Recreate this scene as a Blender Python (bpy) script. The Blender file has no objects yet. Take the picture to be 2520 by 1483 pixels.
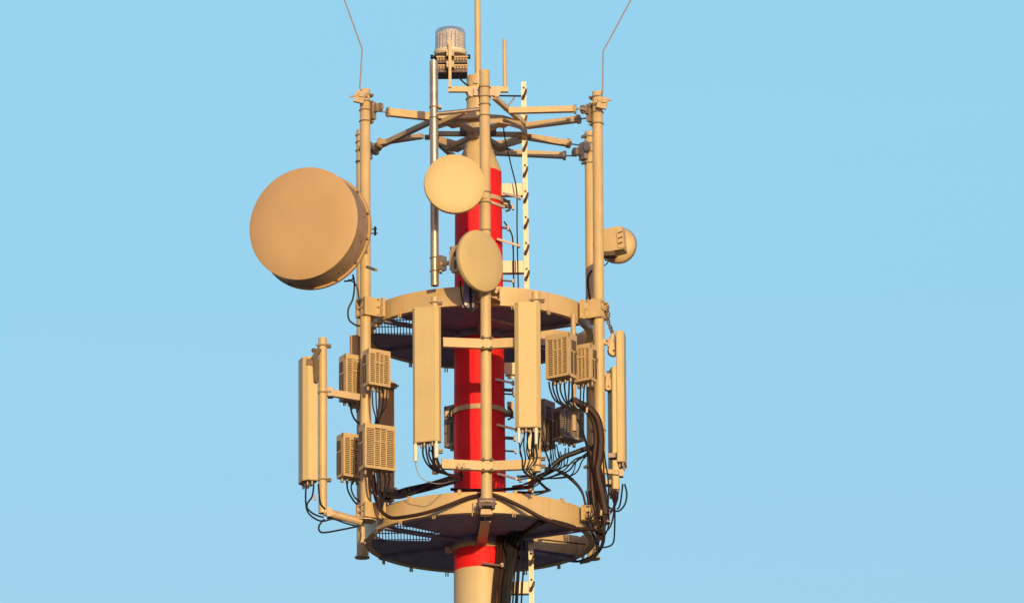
import bpy, math, random
from mathutils import Vector, Matrix
random.seed(7)
scene = bpy.context.scene
COL = scene.collection
PI = math.pi
R = math.radians

# ------------------------------------------------------------------ camera
ELEV = R(16.5); DIST = 140.0; SC = 220.0; FW, FH = 2519.0, 1483.0
FP = SC * DIST
ROLL = 0.0055
fwd = Vector((0, math.cos(ELEV), math.sin(ELEV)))
r0 = Vector((1, 0, 0)); u0 = Vector((0, -math.sin(ELEV), math.cos(ELEV)))
rgt = r0 * math.cos(ROLL) - u0 * math.sin(ROLL)
upv = u0 * math.cos(ROLL) + r0 * math.sin(ROLL)
TGT = Vector((0.370, 0, 1.7 + DIST * math.sin(ELEV)))
CAM = TGT - fwd * DIST
cd = bpy.data.cameras.new('camera'); cam = bpy.data.objects.new('camera', cd); COL.objects.link(cam)
cam.matrix_world = Matrix(((rgt.x, upv.x, -fwd.x, CAM.x), (rgt.y, upv.y, -fwd.y, CAM.y), (rgt.z, upv.z, -fwd.z, CAM.z), (0, 0, 0, 1)))
cd.sensor_width = 36; cd.lens = 36 * FP / FW; cd.clip_start = 1; cd.clip_end = 30000
scene.camera = cam

def ray(x, y):
    return fwd + rgt * ((x - FW / 2) / FP) + upv * ((FH / 2 - y) / FP)
def W(x, y, d):                      # point seen at (x, y) that stands at depth d
    v = ray(x, y); t = (d - CAM.y) / v.y
    return CAM + v * t
def HZ(x, y, z):                     # point seen at (x, y) that lies at height z
    v = ray(x, y); t = (z - CAM.z) / v.z
    return CAM + v * t
def ZA(y, x=1180): return W(x, y, 0).z

# ------------------------------------------------------------------ materials
def mat(name, col, rough=0.5, metal=0.0, var=0.12, scale=6.0, streak=0.0, stain=(0.30, 0.17, 0.08), bump=0.0, spec=0.5):
    m = bpy.data.materials.new(name); m.use_nodes = True
    nt = m.node_tree; ns = nt.nodes; lk = nt.links
    b = ns['Principled BSDF']
    b.inputs['Roughness'].default_value = rough; b.inputs['Metallic'].default_value = metal
    b.inputs['Specular IOR Level'].default_value = spec
    tc = ns.new('ShaderNodeTexCoord')
    n1 = ns.new('ShaderNodeTexNoise'); n1.inputs['Scale'].default_value = scale; n1.inputs['Detail'].default_value = 6
    lk.new(tc.outputs['Object'], n1.inputs['Vector'])
    mp = ns.new('ShaderNodeMapRange'); mp.inputs['From Min'].default_value = 0.3; mp.inputs['From Max'].default_value = 0.7
    mp.inputs['To Min'].default_value = 1 - var; mp.inputs['To Max'].default_value = 1 + var * 0.4
    lk.new(n1.outputs['Fac'], mp.inputs['Value'])
    mx = ns.new('ShaderNodeMix'); mx.data_type = 'RGBA'; mx.blend_type = 'MULTIPLY'; mx.inputs['Factor'].default_value = 1
    mx.inputs['A'].default_value = (*col, 1)
    lk.new(mp.outputs['Result'], mx.inputs['B'])
    out = mx.outputs['Result']
    if streak > 0:
        mg = ns.new('ShaderNodeMapping'); mg.inputs['Scale'].default_value = (22, 22, 1.6)
        lk.new(tc.outputs['Object'], mg.inputs['Vector'])
        n2 = ns.new('ShaderNodeTexNoise'); n2.inputs['Scale'].default_value = 1.0; n2.inputs['Detail'].default_value = 4
        lk.new(mg.outputs['Vector'], n2.inputs['Vector'])
        m2 = ns.new('ShaderNodeMapRange'); m2.inputs['From Min'].default_value = 0.52; m2.inputs['From Max'].default_value = 0.78
        m2.inputs['To Max'].default_value = streak
        lk.new(n2.outputs['Fac'], m2.inputs['Value'])
        mx2 = ns.new('ShaderNodeMix'); mx2.data_type = 'RGBA'; mx2.inputs['B'].default_value = (*stain, 1)
        lk.new(m2.outputs['Result'], mx2.inputs['Factor']); lk.new(out, mx2.inputs['A'])
        out = mx2.outputs['Result']
    lk.new(out, b.inputs['Base Color'])
    rm = ns.new('ShaderNodeMapRange'); rm.inputs['To Min'].default_value = max(0, rough - 0.08); rm.inputs['To Max'].default_value = min(1, rough + 0.1)
    lk.new(n1.outputs['Fac'], rm.inputs['Value']); lk.new(rm.outputs['Result'], b.inputs['Roughness'])
    if bump > 0:
        bp = ns.new('ShaderNodeBump'); bp.inputs['Strength'].default_value = bump; bp.inputs['Distance'].default_value = 0.01
        lk.new(n1.outputs['Fac'], bp.inputs['Height']); lk.new(bp.outputs['Normal'], b.inputs['Normal'])
    return m

PAINT = (0.67, 0.495, 0.25)
M = dict(
    paint=mat('cream_paint', PAINT, 0.42, 0, 0.14, 3.0, 0.22, (0.33, 0.22, 0.13)),
    frame=mat('weathered_frame_paint', (0.58, 0.42, 0.235), 0.5, 0, 0.18, 7.0, 0.3, (0.28, 0.18, 0.11)),
    red=mat('red_paint', (0.88, 0.016, 0.026), 0.6, 0, 0.16, 5.0, 0.30, (0.50, 0.07, 0.05), 0, 0.25),
    pale=mat('pale_mast_paint', (0.66, 0.525, 0.30), 0.5, 0, 0.08, 2.0, 0.12, (0.45, 0.34, 0.22)),
    radome=mat('radome_plastic', (0.655, 0.515, 0.245), 0.5, 0, 0.08, 2.5, 0.16, (0.50, 0.37, 0.22)),
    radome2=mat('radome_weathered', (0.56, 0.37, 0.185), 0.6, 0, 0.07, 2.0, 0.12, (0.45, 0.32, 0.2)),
    shroud=mat('shroud_metal', (0.42, 0.31, 0.22), 0.5, 0.1, 0.25, 9.0, 0.45, (0.25, 0.15, 0.09)),
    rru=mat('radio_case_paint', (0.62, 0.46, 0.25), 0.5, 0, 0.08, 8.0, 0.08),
    case=mat('shaded_radio_case', (0.36, 0.30, 0.26), 0.55, 0, 0.15, 8.0, 0.15),  # darker copy of the radio case paint, shade put into the colour
    dark=mat('dark_recess_metal', (0.14, 0.095, 0.065), 0.7, 0, 0.2, 8.0),
    block=mat('dark_grey_block', (0.15, 0.11, 0.12), 0.7, 0, 0.2, 10.0),  # even dark mauve-grey for foot block, lugs, heat sinks and spacer bars
    galv=mat('galvanised_steel', (0.64, 0.50, 0.36), 0.38, 0.8, 0.2, 14.0),
    dull=mat('dull_galvanised_steel', (0.40, 0.32, 0.25), 0.5, 0.45, 0.3, 12.0),
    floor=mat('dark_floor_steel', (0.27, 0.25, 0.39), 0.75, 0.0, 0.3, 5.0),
    rail=mat('pale_zinc_rail', (0.80, 0.74, 0.55), 0.45, 0.0, 0.06, 5.0),
    peg=mat('rusty_step_steel', (0.22, 0.13, 0.07), 0.6, 0.3, 0.3, 20.0),
    cable=mat('black_cable_jacket', (0.014, 0.012, 0.016), 0.5, 0, 0.3, 10.0, spec=0.3),
    brown=mat('sun_faded_cable_jacket', (0.042, 0.018, 0.015), 0.55, 0, 0.3, 10.0, spec=0.3),
    wire=mat('thin_wire_steel', (0.36, 0.29, 0.30), 0.6, 0.0, 0.1, 10.0),
    tag=mat('pale_label_plastic', (0.82, 0.78, 0.66), 0.5, 0, 0.05),
    clip=mat('cable_clip_plastic', (0.62, 0.45, 0.25), 0.5, 0, 0.1),
    core=mat('lamp_core', (0.92, 0.86, 0.74), 0.25, 0.0, 0.28, 45.0),
    ground=mat('dry_ground', (0.20, 0.16, 0.12), 0.95, 0, 0.3, 0.05),
)
def lens_mat():
    m = bpy.data.materials.new('clear_lens_plastic'); m.use_nodes = True
    nt = m.node_tree; ns = nt.nodes; lk = nt.links
    for n in list(ns): ns.remove(n)
    o = ns.new('ShaderNodeOutputMaterial'); t = ns.new('ShaderNodeBsdfTransparent'); g = ns.new('ShaderNodeBsdfGlossy'); d = ns.new('ShaderNodeBsdfDiffuse')
    t.inputs['Color'].default_value = (0.88, 0.88, 0.92, 1); g.inputs['Roughness'].default_value = 0.12
    d.inputs['Color'].default_value = (0.6, 0.58, 0.6, 1)
    f = ns.new('ShaderNodeLayerWeight'); f.inputs['Blend'].default_value = 0.22
    a = ns.new('ShaderNodeMixShader'); b = ns.new('ShaderNodeMixShader')
    lk.new(f.outputs['Facing'], a.inputs['Fac']); lk.new(t.outputs[0], a.inputs[1]); lk.new(d.outputs[0], a.inputs[2])
    b.inputs['Fac'].default_value = 0.10
    lk.new(a.outputs[0], b.inputs[1]); lk.new(g.outputs[0], b.inputs[2]); lk.new(b.outputs[0], o.inputs['Surface'])
    return m
M['lens'] = lens_mat()

# ------------------------------------------------------------------ mesh builder
class MB:
    def __init__(s, off=(0, 0, 0)):
        s.v = []; s.f = []; s.sm = []; s.off = Vector(off)
    def _add(s, vs, fs, smooth=False):
        n = len(s.v); s.v += [Vector(v) for v in vs]
        for f in fs:
            s.f.append([i + n for i in f]); s.sm.append(smooth)
    def box(s, c, size, rot=None):
        c = Vector(c); hx, hy, hz = [q / 2 for q in size]
        pts = [Vector((x, y, z)) for x in (-hx, hx) for y in (-hy, hy) for z in (-hz, hz)]
        if rot is not None: pts = [rot @ p for p in pts]
        s._add([c + p for p in pts], [(0, 1, 3, 2), (4, 6, 7, 5), (0, 4, 5, 1), (2, 3, 7, 6), (0, 2, 6, 4), (1, 5, 7, 3)])
        return s
    def bar(s, p0, p1, w, h, up=(0, 0, 1)):            # rectangular bar from p0 to p1: h along up, w across
        p0 = Vector(p0); p1 = Vector(p1); d = (p1 - p0); L = d.length; d.normalize()
        upn = Vector(up); sd = d.cross(upn)
        if sd.length < 1e-4: sd = d.cross(Vector((0, 1, 0)))
        sd.normalize(); un = sd.cross(d)
        rot = Matrix((d, sd, un)).transposed()
        return s.box((p0 + p1) / 2, (L, w, h), rot)
    def cyl(s, p0, p1, ra, rb=None, n=16, caps=True):
        p0 = Vector(p0); p1 = Vector(p1); rb = ra if rb is None else rb
        d = (p1 - p0).normalized(); a = d.orthogonal().normalized(); b = d.cross(a)
        vs = []
        for p, r in ((p0, ra), (p1, rb)):
            for i in range(n):
                t = 2 * PI * i / n; vs.append(p + (a * math.cos(t) + b * math.sin(t)) * r)
        s._add(vs, [(i, (i + 1) % n, n + (i + 1) % n, n + i) for i in range(n)], True)
        if caps:
            s._add([vs[i] for i in range(n)], [tuple(reversed(range(n)))])
            s._add([vs[n + i] for i in range(n)], [tuple(range(n))])
        return s
    def tube(s, pts, r, n=8, res=6, smooth=True):
        pts = [Vector(p) for p in pts]
        if smooth and len(pts) > 2:
            q = []
            P = [pts[0] * 2 - pts[1]] + pts + [pts[-1] * 2 - pts[-2]]
            for i in range(1, len(P) - 2):
                for k in range(res):
                    t = k / res; t2 = t * t; t3 = t2 * t
                    q.append(0.5 * ((2 * P[i]) + (P[i + 1] - P[i - 1]) * t + (2 * P[i - 1] - 5 * P[i] + 4 * P[i + 1] - P[i + 2]) * t2 + (3 * P[i] - P[i - 1] - 3 * P[i + 1] + P[i + 2]) * t3))
            q.append(pts[-1]); pts = q
        m = len(pts); nrm = None; vs = []
        for i, p in enumerate(pts):
            d = (pts[min(i + 1, m - 1)] - pts[max(i - 1, 0)]).normalized()
            if nrm is None: nrm = d.orthogonal().normalized()
            else:
                nrm = (nrm - d * nrm.dot(d))
                nrm = nrm.normalized() if nrm.length > 1e-6 else d.orthogonal().normalized()
            b = d.cross(nrm); rr = r[0] + (r[1] - r[0]) * i / (m - 1) if isinstance(r, tuple) else r
            for k in range(n):
                t = 2 * PI * k / n; vs.append(p + (nrm * math.cos(t) + b * math.sin(t)) * rr)
        fs = [(i * n + k, i * n + (k + 1) % n, (i + 1) * n + (k + 1) % n, (i + 1) * n + k) for i in range(m - 1) for k in range(n)]
        s._add(vs, fs, True)
        s._add(vs[:n], [tuple(reversed(range(n)))]); s._add(vs[-n:], [tuple(range(n))])
        return s
    def lathe(s, prof, c, axis=(0, 0, 1), n=48, smooth=True, sharp=True):
        c = Vector(c); d = Vector(axis).normalized(); a = d.orthogonal().normalized(); b = d.cross(a)
        for j in range(len(prof) - 1):
            (ra, za), (rb, zb) = prof[j], prof[j + 1]
            vs = []
            for r_, z_ in ((ra, za), (rb, zb)):
                for i in range(n):
                    t = 2 * PI * i / n; vs.append(c + d * z_ + (a * math.cos(t) + b * math.sin(t)) * max(r_, 1e-5))
            s._add(vs, [(i, (i + 1) % n, n + (i + 1) % n, n + i) for i in range(n)], smooth)
        return s
    def ring(s, c, r, tr, axis=(0, 0, 1), n=24, k=6):
        c = Vector(c); d = Vector(axis).normalized(); a = d.orthogonal().normalized(); b = d.cross(a); vs = []
        for i in range(n):
            t = 2 * PI * i / n; o = a * math.cos(t) + b * math.sin(t)
            for j in range(k):
                q = 2 * PI * j / k; vs.append(c + o * (r + tr * math.cos(q)) + d * (tr * math.sin(q)))
        s._add(vs, [(i * k + j, i * k + (j + 1) % k, ((i + 1) % n) * k + (j + 1) % k, ((i + 1) % n) * k + j) for i in range(n) for j in range(k)], True)
        return s
    def arc(s, ra, rb, z0, z1, a0, a1, n=48, c=(0, 0)):     # solid of revolution slice, angles from the viewer's side
        vs = []; full = abs(a1 - a0) > 359.9
        for i in range(n + 1):
            t = R(a0 + (a1 - a0) * i / n); sx, sy = math.sin(t), -math.cos(t)
            vs += [(c[0] + ra * sx, c[1] + ra * sy, z0), (c[0] + rb * sx, c[1] + rb * sy, z0), (c[0] + rb * sx, c[1] + rb * sy, z1), (c[0] + ra * sx, c[1] + ra * sy, z1)]
        side = []; flat = []
        for i in range(n):
            o = i * 4; p = o + 4
            flat += [(o, o + 1, p + 1, p), (o + 2, o + 3, p + 3, p + 2)]
            side += [(o + 1, o + 2, p + 2, p + 1), (o + 3, o, p, p + 3)]
        s._add(vs, flat); s._add(vs, side, True)
        if not full:
            e = n * 4; s._add(vs, [(0, 3, 2, 1), (e, e + 1, e + 2, e + 3)])
        return s
    def prism(s, poly, z0, z1):
        n = len(poly)
        vs = [(x, y, z0) for x, y in poly] + [(x, y, z1) for x, y in poly]
        s._add(vs, [tuple(reversed(range(n))), tuple(range(n, 2 * n))] + [(i, (i + 1) % n, n + (i + 1) % n, n + i) for i in range(n)])
        return s
    def build(s, name, m, parent=None):
        me = bpy.data.meshes.new(name)
        me.from_pydata([v - s.off for v in s.v], [], s.f)
        me.polygons.foreach_set('use_smooth', s.sm)
        import bmesh
        bm = bmesh.new(); bm.from_mesh(me); bmesh.ops.remove_doubles(bm, verts=bm.verts, dist=1e-5)
        bmesh.ops.recalc_face_normals(bm, faces=bm.faces)
        for e in bm.edges:
            if len(e.link_faces) == 2 and e.calc_face_angle(0) > R(38): e.smooth = False
        bm.to_mesh(me); bm.free(); me.update()
        me.materials.append(M[m] if isinstance(m, str) else m)
        o = bpy.data.objects.new(name, me); COL.objects.link(o)
        if parent is not None: o.parent = parent
        return o

def tag(o, label, cat, group=None, kind=None):
    if label: o['label'] = label
    if cat: o['category'] = cat
    if group: o['group'] = group
    if kind: o['kind'] = kind
    return o
def thing(name, label, cat, loc=(0, 0, 0), rz=0.0, group=None):
    o = bpy.data.objects.new(name, None); COL.objects.link(o); o.empty_display_size = 0.1
    o.location = loc; o.rotation_euler = (0, 0, rz)
    return tag(o, label, cat, group)
def solo(mb, name, m, label, cat, group=None, loc=None):
    loc = Vector(loc) if loc is not None else (min(mb.v, key=lambda v: v.z).copy())
    mb.off = loc; o = mb.build(name, m); o.location = loc
    return tag(o, label, cat, group)
def polar(r, a): return Vector((r * math.sin(R(a)), -r * math.cos(R(a)), 0))
def copy_tree(o, parent=None):
    c = o.copy(); COL.objects.link(c)
    if parent is not None: c.parent = parent
    for ch in [q for q in bpy.data.objects if q.parent == o]: copy_tree(ch, c)
    return c

# ------------------------------------------------------------------ levels and radii
RP = 1.50; RR = 1.28
ANG = {'front': 3, 'right': 63, 'back_right': 123, 'back': 183, 'back_left': 241.6, 'left': 303}
PT = W(1197, 174, -RP).z; PB = W(1198, 1236, -RP).z
U0 = W(1180, 750, -RR).z; U1 = W(1180, 704, -RR).z          # upper rim
L0 = W(1182, 1260, -RR).z; L1 = W(1182, 1209, -RR).z        # lower rim
ZF = ZA(324)                                                # top frame

# ------------------------------------------------------------------ ground
g = MB(); g._add([(-9000, -9000, 0), (9000, -9000, 0), (9000, 9000, 0), (-9000, 9000, 0)], [(0, 1, 2, 3)])
tag(g.build('ground', 'ground'), None, None, kind='structure')

# ------------------------------------------------------------------ mast
def mast():
    t = thing('mast', 'tall round central mast, red between the platforms and pale cream below', 'mast')
    b = MB(); zt = ZA(190)
    b.lathe([(0.0, zt), (0.127, zt), (0.128, ZA(362))], (0, 0, 0), n=40)
    b.build('top_pipe', 'paint', t)
    b = MB(); b.lathe([(0.145, ZA(352)), (0.150, ZA(362)), (0.255, ZA(418)), (0.262, ZA(422)), (0.262, ZA(427))], (0, 0, 0), n=48); b.build('cone', 'paint', t)
    b = MB(); b.lathe([(0.261, ZA(427)), (0.264, ZA(520)), (0.288, ZA(1100)), (0.293, ZA(1408))], (0, 0, 0), n=64); b.build('red_section', 'red', t)
    b = MB(); b.lathe([(0.293, ZA(1408)), (0.297, ZA(1600)), (0.42, 6), (0.45, 0)], (0, 0, 0), n=64); b.build('pale_section', 'pale', t)
    for y, r_, h in ((503, 0.264, 0.05), (1022, 0.286, 0.055), (1358, 0.293, 0.07)):
        b = MB(); z = ZA(y); b.arc(r_ + 0.001, r_ + 0.018, z, z + h, 0, 360, 48)
        c = b.build('collar', 'frame', t)
        for a in (-95, 95):
            q = MB(); p = polar(r_ + 0.05, a); q.box(p + Vector((0, 0, z + h / 2)), (0.09, 0.05, h * 1.1)); q.cyl(p + Vector((0.02, -0.05, z + h / 2)), p + Vector((0.02, 0.05, z + h / 2)), 0.012)
            q.build('lug', 'dull', c)
    b = MB(); z = ZA(212); b.ring((0, 0, z - 0.08), 0.13, 0.012); b.ring((0, 0, z - 0.16), 0.13, 0.01)
    b.box((-0.02, -0.14, z), (0.05, 0.03, 0.03)); b.build('clamp', 'dull', t)
    return t
MAST = mast()
b = MB(); zt = ZA(190); b.cyl((0, 0, zt), (0, 0, zt + 2.2), 0.036, 0.032, 20)
b.lathe([(0.075, zt + 0.001), (0.075, zt + 0.015), (0.037, zt + 0.02)], (0, 0, 0), n=24)
solo(b, 'lightning_rod', 'paint', 'straight thick cream rod standing on top of the central mast', 'lightning rod', loc=(0, 0, zt))

# U-bracket that carries the beacon on one arm
t = thing('rod_bracket', 'cream U-shaped bracket with two upright arms across the mast top', 'bracket', W(1177, 221, -0.15))
L = t.location
b = MB(L); b.bar(W(1103, 221, -0.15), W(1250, 221, -0.15), 0.055, 0.06); b.build('crossbar', 'paint', t)
b = MB(L); b.bar(W(1107, 216, -0.195), W(1107, 101, -0.195), 0.038, 0.032, (1, 0, 0)); b.build('upright', 'paint', t)
b = MB(L); b.cyl(W(1242, 214, -0.15), W(1241, 98, -0.15), 0.024, 0.022, 14); b.build('upright', 'paint', t)

# beacon
def beacon():
    c = W(1108, 140, 0.06)
    t = thing('beacon_lamp', 'clear drum-shaped obstruction beacon on a dark bolted base at the mast top', 'beacon', c)
    b = MB(); b.lathe([(0.176, 0.06), (0.172, 0.14), (0.168, 0.29), (0.150, 0.315), (0.08, 0.325), (0.0, 0.327)], (0, 0, 0), n=48); b.build('lens', 'lens', t)
    b = MB(); b.lathe([(0, 0.30), (0.10, 0.30), (0.105, 0.07), (0, 0.07)], (0, 0, 0), n=12, smooth=False); cr = b.build('lamp_core', 'core', t)
    for k in range(14):
        a = R(-130 + 20 * k); q = MB()
        q.bar((0.135 * math.sin(a), -0.135 * math.cos(a), 0.075), (0.130 * math.sin(a), -0.130 * math.cos(a), 0.27), 0.014, 0.03)
        for j in range(5):
            q.cyl((0.140 * math.sin(a), -0.140 * math.cos(a), 0.10 + 0.035 * j), (0.150 * math.sin(a), -0.150 * math.cos(a), 0.10 + 0.035 * j), 0.012, n=8)
        q.build('light_strip', 'core', cr)
    b = MB(); b.lathe([(0.150, 0.0), (0.178, 0.02), (0.186, 0.045), (0.186, 0.06), (0.10, 0.062)], (0, 0, 0), n=40); b.build('base_ring', 'rail', t)
    b = MB(); b.lathe([(0.0, -0.03), (0.170, -0.03), (0.19, -0.01), (0.19, 0.0), (0.0, 0.002)], (0, 0, 0), n=32); b.build('base_plate', 'dark', t)
    for sgn in (-1, 1):
        b = MB(); b.cyl((sgn * 0.19, -0.03, -0.012), (sgn * 0.225, -0.03, -0.012), 0.026, n=12); b.build('latch', 'cable', t)
    for z0, z1 in ((-0.115, -0.035), (-0.225, -0.135)):
        b = MB(); b.box((0.02, 0, (z0 + z1) / 2), (0.34, 0.26, z1 - z0)); bx = b.build('heat_sink', 'block', t)
        q = MB(); q.box((0.02, -0.135, z1 - 0.012), (0.36, 0.03, 0.018))
        for i in range(11):
            x = -0.14 + 0.032 * i; q.box((x, -0.134, z1 - 0.035), (0.018, 0.012, 0.022))
            if i % 2: q.box((x, -0.134, z0 + 0.014), (0.010, 0.010, 0.010))
        q.build('terminal_row', 'frame', bx)
    for z in (-0.03, -0.165):
        b = MB(); b.box((0.0, -0.20, z), (0.085, 0.10, 0.075)); b.build('pipe_clamp', 'dull', t)
    b = MB(); b.tube([(0.08, -0.10, -0.225), (0.11, -0.12, -0.30), (0.19, -0.13, -0.38), (0.26, -0.14, -0.40)], 0.010); b.build('cable', 'cable', t)
beacon()

# ------------------------------------------------------------------ six posts
def post(key, label):
    a = ANG[key]; p = polar(RP, a); out = polar(1, a)
    t = thing('antenna_post', label, 'post', (p.x, p.y, PB), R(a), 'posts around the ring platforms')
    h = PT - PB                                     # local -y points away from the mast
    b = MB(); b.lathe([(0, 0), (0.062, 0), (0.060, 2.0), (0.058, h - 0.004), (0.055, h), (0.0, h)], (0, 0, 0), n=28); b.build('pipe', 'paint', t)
    zs = [ZF - PB + q for q in (-0.13, 0.0, 0.10, 0.18)]
    if key in ('front',): zs = [h - 0.20, h - 0.31, h - 0.40, h - 0.53, h - 1.42, h - 1.54, h - 1.86]
    zs += [2.35, 1.05] if key != 'front' else []
    for z in zs:
        b = MB(); b.ring((0, 0, z), 0.064, 0.007, n=20); b.box((0, 0.075, z), (0.10, 0.02, 0.03)); b.build('clamp', 'dull', t)
    # end fitting towards the top frame
    b = MB(); z = ZF - PB
    b.box((0, 0.085, z), (0.12, 0.05, 0.20))
    for sx in (-1, 1):
        b.cyl((sx * 0.13, 0.10, z + 0.02), (sx * 0.13, 0.13, z + 0.02), 0.052, n=14); b.box((sx * 0.08, 0.09, z + 0.02), (0.08, 0.04, 0.09))
    b.build('end_clamp', 'dull', t)
    # foot plate and saddle clamps at both rims
    b = MB(); fr_ = 0.115 if 'back' not in key else 0.088; b.lathe([(0, -0.018), (fr_, -0.014), (fr_, 0.0), (0.0, 0.003)], (0, 0, 0), n=8, smooth=False); b.build('foot_plate', 'frame', t)
    for z0, z1 in ((U0 - PB, U1 - PB), (L0 - PB, L1 - PB)):
        if z0 < 0.3 and key in ('back_left', 'back', 'back_right'): continue
        if z0 < 0: z0 = 0.01
        hh = z1 - z0
        b = MB()
        if key == 'front':
            if z0 > 1:
                b.prism([(0.05, -0.045), (0.16, 0.09), (0.16, 0.2), (0.04, 0.2)], z1 - 0.20, z1 - 0.185); b.prism([(0.05, -0.045), (0.16, 0.09), (0.16, 0.2), (0.04, 0.2)], z1 - 0.10, z1 - 0.085)
                b.box((0.165, 0.15, z1 - 0.12), (0.012, 0.12, 0.18)); b.cyl((0.12, 0.02, z1 - 0.12), (0.12, 0.06, z1 - 0.12), 0.018, n=8)
                b.box((-0.07, 0.12, z1 - 0.10), (0.02, 0.2, 0.15))
            else:
                fb = MB(); fb.box((0, 0.0, -0.012), (0.185, 0.17, 0.085)); fb.box((-0.07, -0.06, -0.065), (0.03, 0.04, 0.03)); fb.box((0.07, -0.06, -0.065), (0.03, 0.04, 0.03)); fb.build('foot_block', 'block', t)
                b.box((0, 0.08, 0.06), (0.13, 0.16, 0.04)); b.box((0, 0.05, -0.10), (0.13, 0.1, 0.06)); b.box((-0.13, 0.19, 0.0), (0.02, 0.03, 0.13)); b.box((-0.09, 0.19, 0.0), (0.02, 0.03, 0.13))
            b.build('rim_bracket', 'frame', t); continue
        for sx in (-1, 1):
            b.box((sx * 0.085, 0.03, (z0 + z1) / 2), (0.03, 0.20, hh * 0.96)); b.box((sx * 0.125, 0.15, (z0 + z1) / 2), (0.05, 0.03, hh))
        for zz in (z0 + 0.02, (z0 + z1) / 2, z1 - 0.02):
            b.box((0, -0.055, zz), (0.165, 0.03, 0.022)); b.box((0, 0.11, zz), (0.2, 0.05, 0.022))
        b.build('rim_bracket', 'paint', t)
    return t
post('front', 'cream post in front of the red mast, nearest post of the six')
post('right', 'cream post with the thick brown cable bundle running down its foot')
post('back_right', 'slightly lower looking cream post just left of and behind the post with the pulley')
post('back', 'cream post directly behind the central red mast')
post('back_left', 'mauve shaded post half hidden behind the post that carries the large drum dish')
post('left', 'cream post carrying the large drum dish and two finned radio units')

# whips on the two outer posts
def whip(pts, d, label):
    P = [W(x, y, d) for x, y in pts]
    t = thing('whip_antenna', label, 'antenna', P[0], 0, 'thin bent whips on the outer posts')
    b = MB(P[0]); b.tube(P, 0.0080, n=8, smooth=False); b.build('whip', 'wire', t)
    q = MB(P[0]); c = W(pts[0][0], pts[0][1] + 22, d - 0.06)
    q.box(c + Vector((0, 0, 0)), (0.11, 0.05, 0.13), Matrix.Rotation(R(14), 3, 'Y')); q.cyl(c + Vector((-0.12, -0.02, 0.0)), c + Vector((0.10, -0.02, 0.03)), 0.011); q.box(c + Vector((0.02, -0.035, 0.02)), (0.05, 0.02, 0.05))
    q.build('clamp', 'frame', t)
whip([(885, 218), (891, 121), (838, -25), (815, -90)], -0.87, 'thin whip with a bend leaning left above the post with the large dish')
whip([(1482, 232), (1484, 126), (1566, -25), (1600, -90)], -0.74, 'thin whip with a bend leaning right above the post with the pulley')

# ------------------------------------------------------------------ top frame
def top_frame():
    t = thing('star_frame', 'star-shaped cream steel frame bracing the post tops to the mast', 'frame', (0, 0, ZF))
    L = Vector((0, 0, ZF))
    def P(x, y): return HZ(x, y, ZF)
    def arm(p0, p1, w=0.066, h=0.066, flange=True, m='paint', dz=0):
        a = P(*p0) + Vector((0, 0, dz)); c = P(*p1) + Vector((0, 0, dz)); d = (c - a).normalized()
        b = MB(L); b.bar(a, c, w, h); o = b.build('arm', m, t)
        if flange:
            q = MB(L); q.cyl(c, c + d * 0.025, 0.056, n=16); q.build('flange', 'frame', o)
            q = MB(L); q.cyl(c + d * 0.02, c + d * 0.15, 0.009, n=8); q.build('threaded_rod', 'wire', o)
    arm((1252, 273), (1412, 269)); arm((1296, 310), (1421, 294)); arm((1290, 336), (1396, 353)); arm((1216, 374), (1386, 382), m='frame', dz=-0.004)
    arm((1215, 252), (1300, 325), 0.05, 0.05, False, dz=0.06)
    arm((1060, 288), (957, 277), 0.066, 0.085); arm((1060, 288), (1180, 284), 0.06, 0.07, False, dz=0.003)
    arm((1058, 300), (930, 361), 0.055, 0.055, m='frame'); arm((1040, 336), (937, 352), 0.055, 0.055, m='frame', dz=0.004)
    arm((1145, 262), (1060, 300), 0.05, 0.05, False, dz=-0.06)
    arm((1062, 338), (1130, 398), 0.05, 0.05, False, 'frame'); arm((1170, 404), (1216, 374), 0.05, 0.05, False, 'frame', dz=0.006)
    b = MB(L)
    n = 12
    for i in range(n):
        a0 = R(360 / n * i); a1 = R(360 / n * (i + 1)); r_ = 0.545
        b.bar((r_ * math.sin(a0), -r_ * math.cos(a0), ZF - 0.008), (r_ * math.sin(a1), -r_ * math.cos(a1), ZF - 0.008), 0.014, 0.10)
    b.build('hub_ring', 'frame', t)
    b = MB(L)
    for k in range(6):
        a = 3 + 60 * k + 30; p0 = polar(0.13, a) + L; p1 = polar(0.54, a) + L
        b.bar(p0 - Vector((0, 0, 0.03)), p1 - Vector((0, 0, 0.03)), 0.05, 0.05)
    b.build('spoke', 'frame', t)
    b = MB(L); b.arc(0.129, 0.15, ZF - 0.12, ZF + 0.06, 0, 360, 32); h_ = b.build('hub_collar', 'frame', t)
    for a in (-70, 70, 20):
        q = MB(L); p = polar(0.18, a) + L; q.box(p, (0.07, 0.07, 0.12)); q.build('lug', 'block', h_)
    for k in (1, 3, 5, 7, 9, 11):
        a = 360 / 12 * k; q = MB(L); p = polar(0.52, a) + L; q.box(p - Vector((0, 0, 0.065)), (0.16, 0.16, 0.012), Matrix.Rotation(R(a), 3, 'Z')); q.build('gusset', 'frame', t)
top_frame()
# thin stay beside the rail top
t = thing('rail_stay', 'thin dark steel stay tying the climbing rail top to the mast', 'stay', W(1228, 236, -0.1))
b = MB(t.location); b.cyl(W(1222, 236, -0.1), W(1285, 237, 0), 0.010, n=8); b.build('bar', 'cable', t)
b = MB(t.location); b.cyl(W(1240, 272, -0.1), W(1266, 240, -0.05), 0.009, n=8); b.build('brace', 'wire', t)

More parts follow.
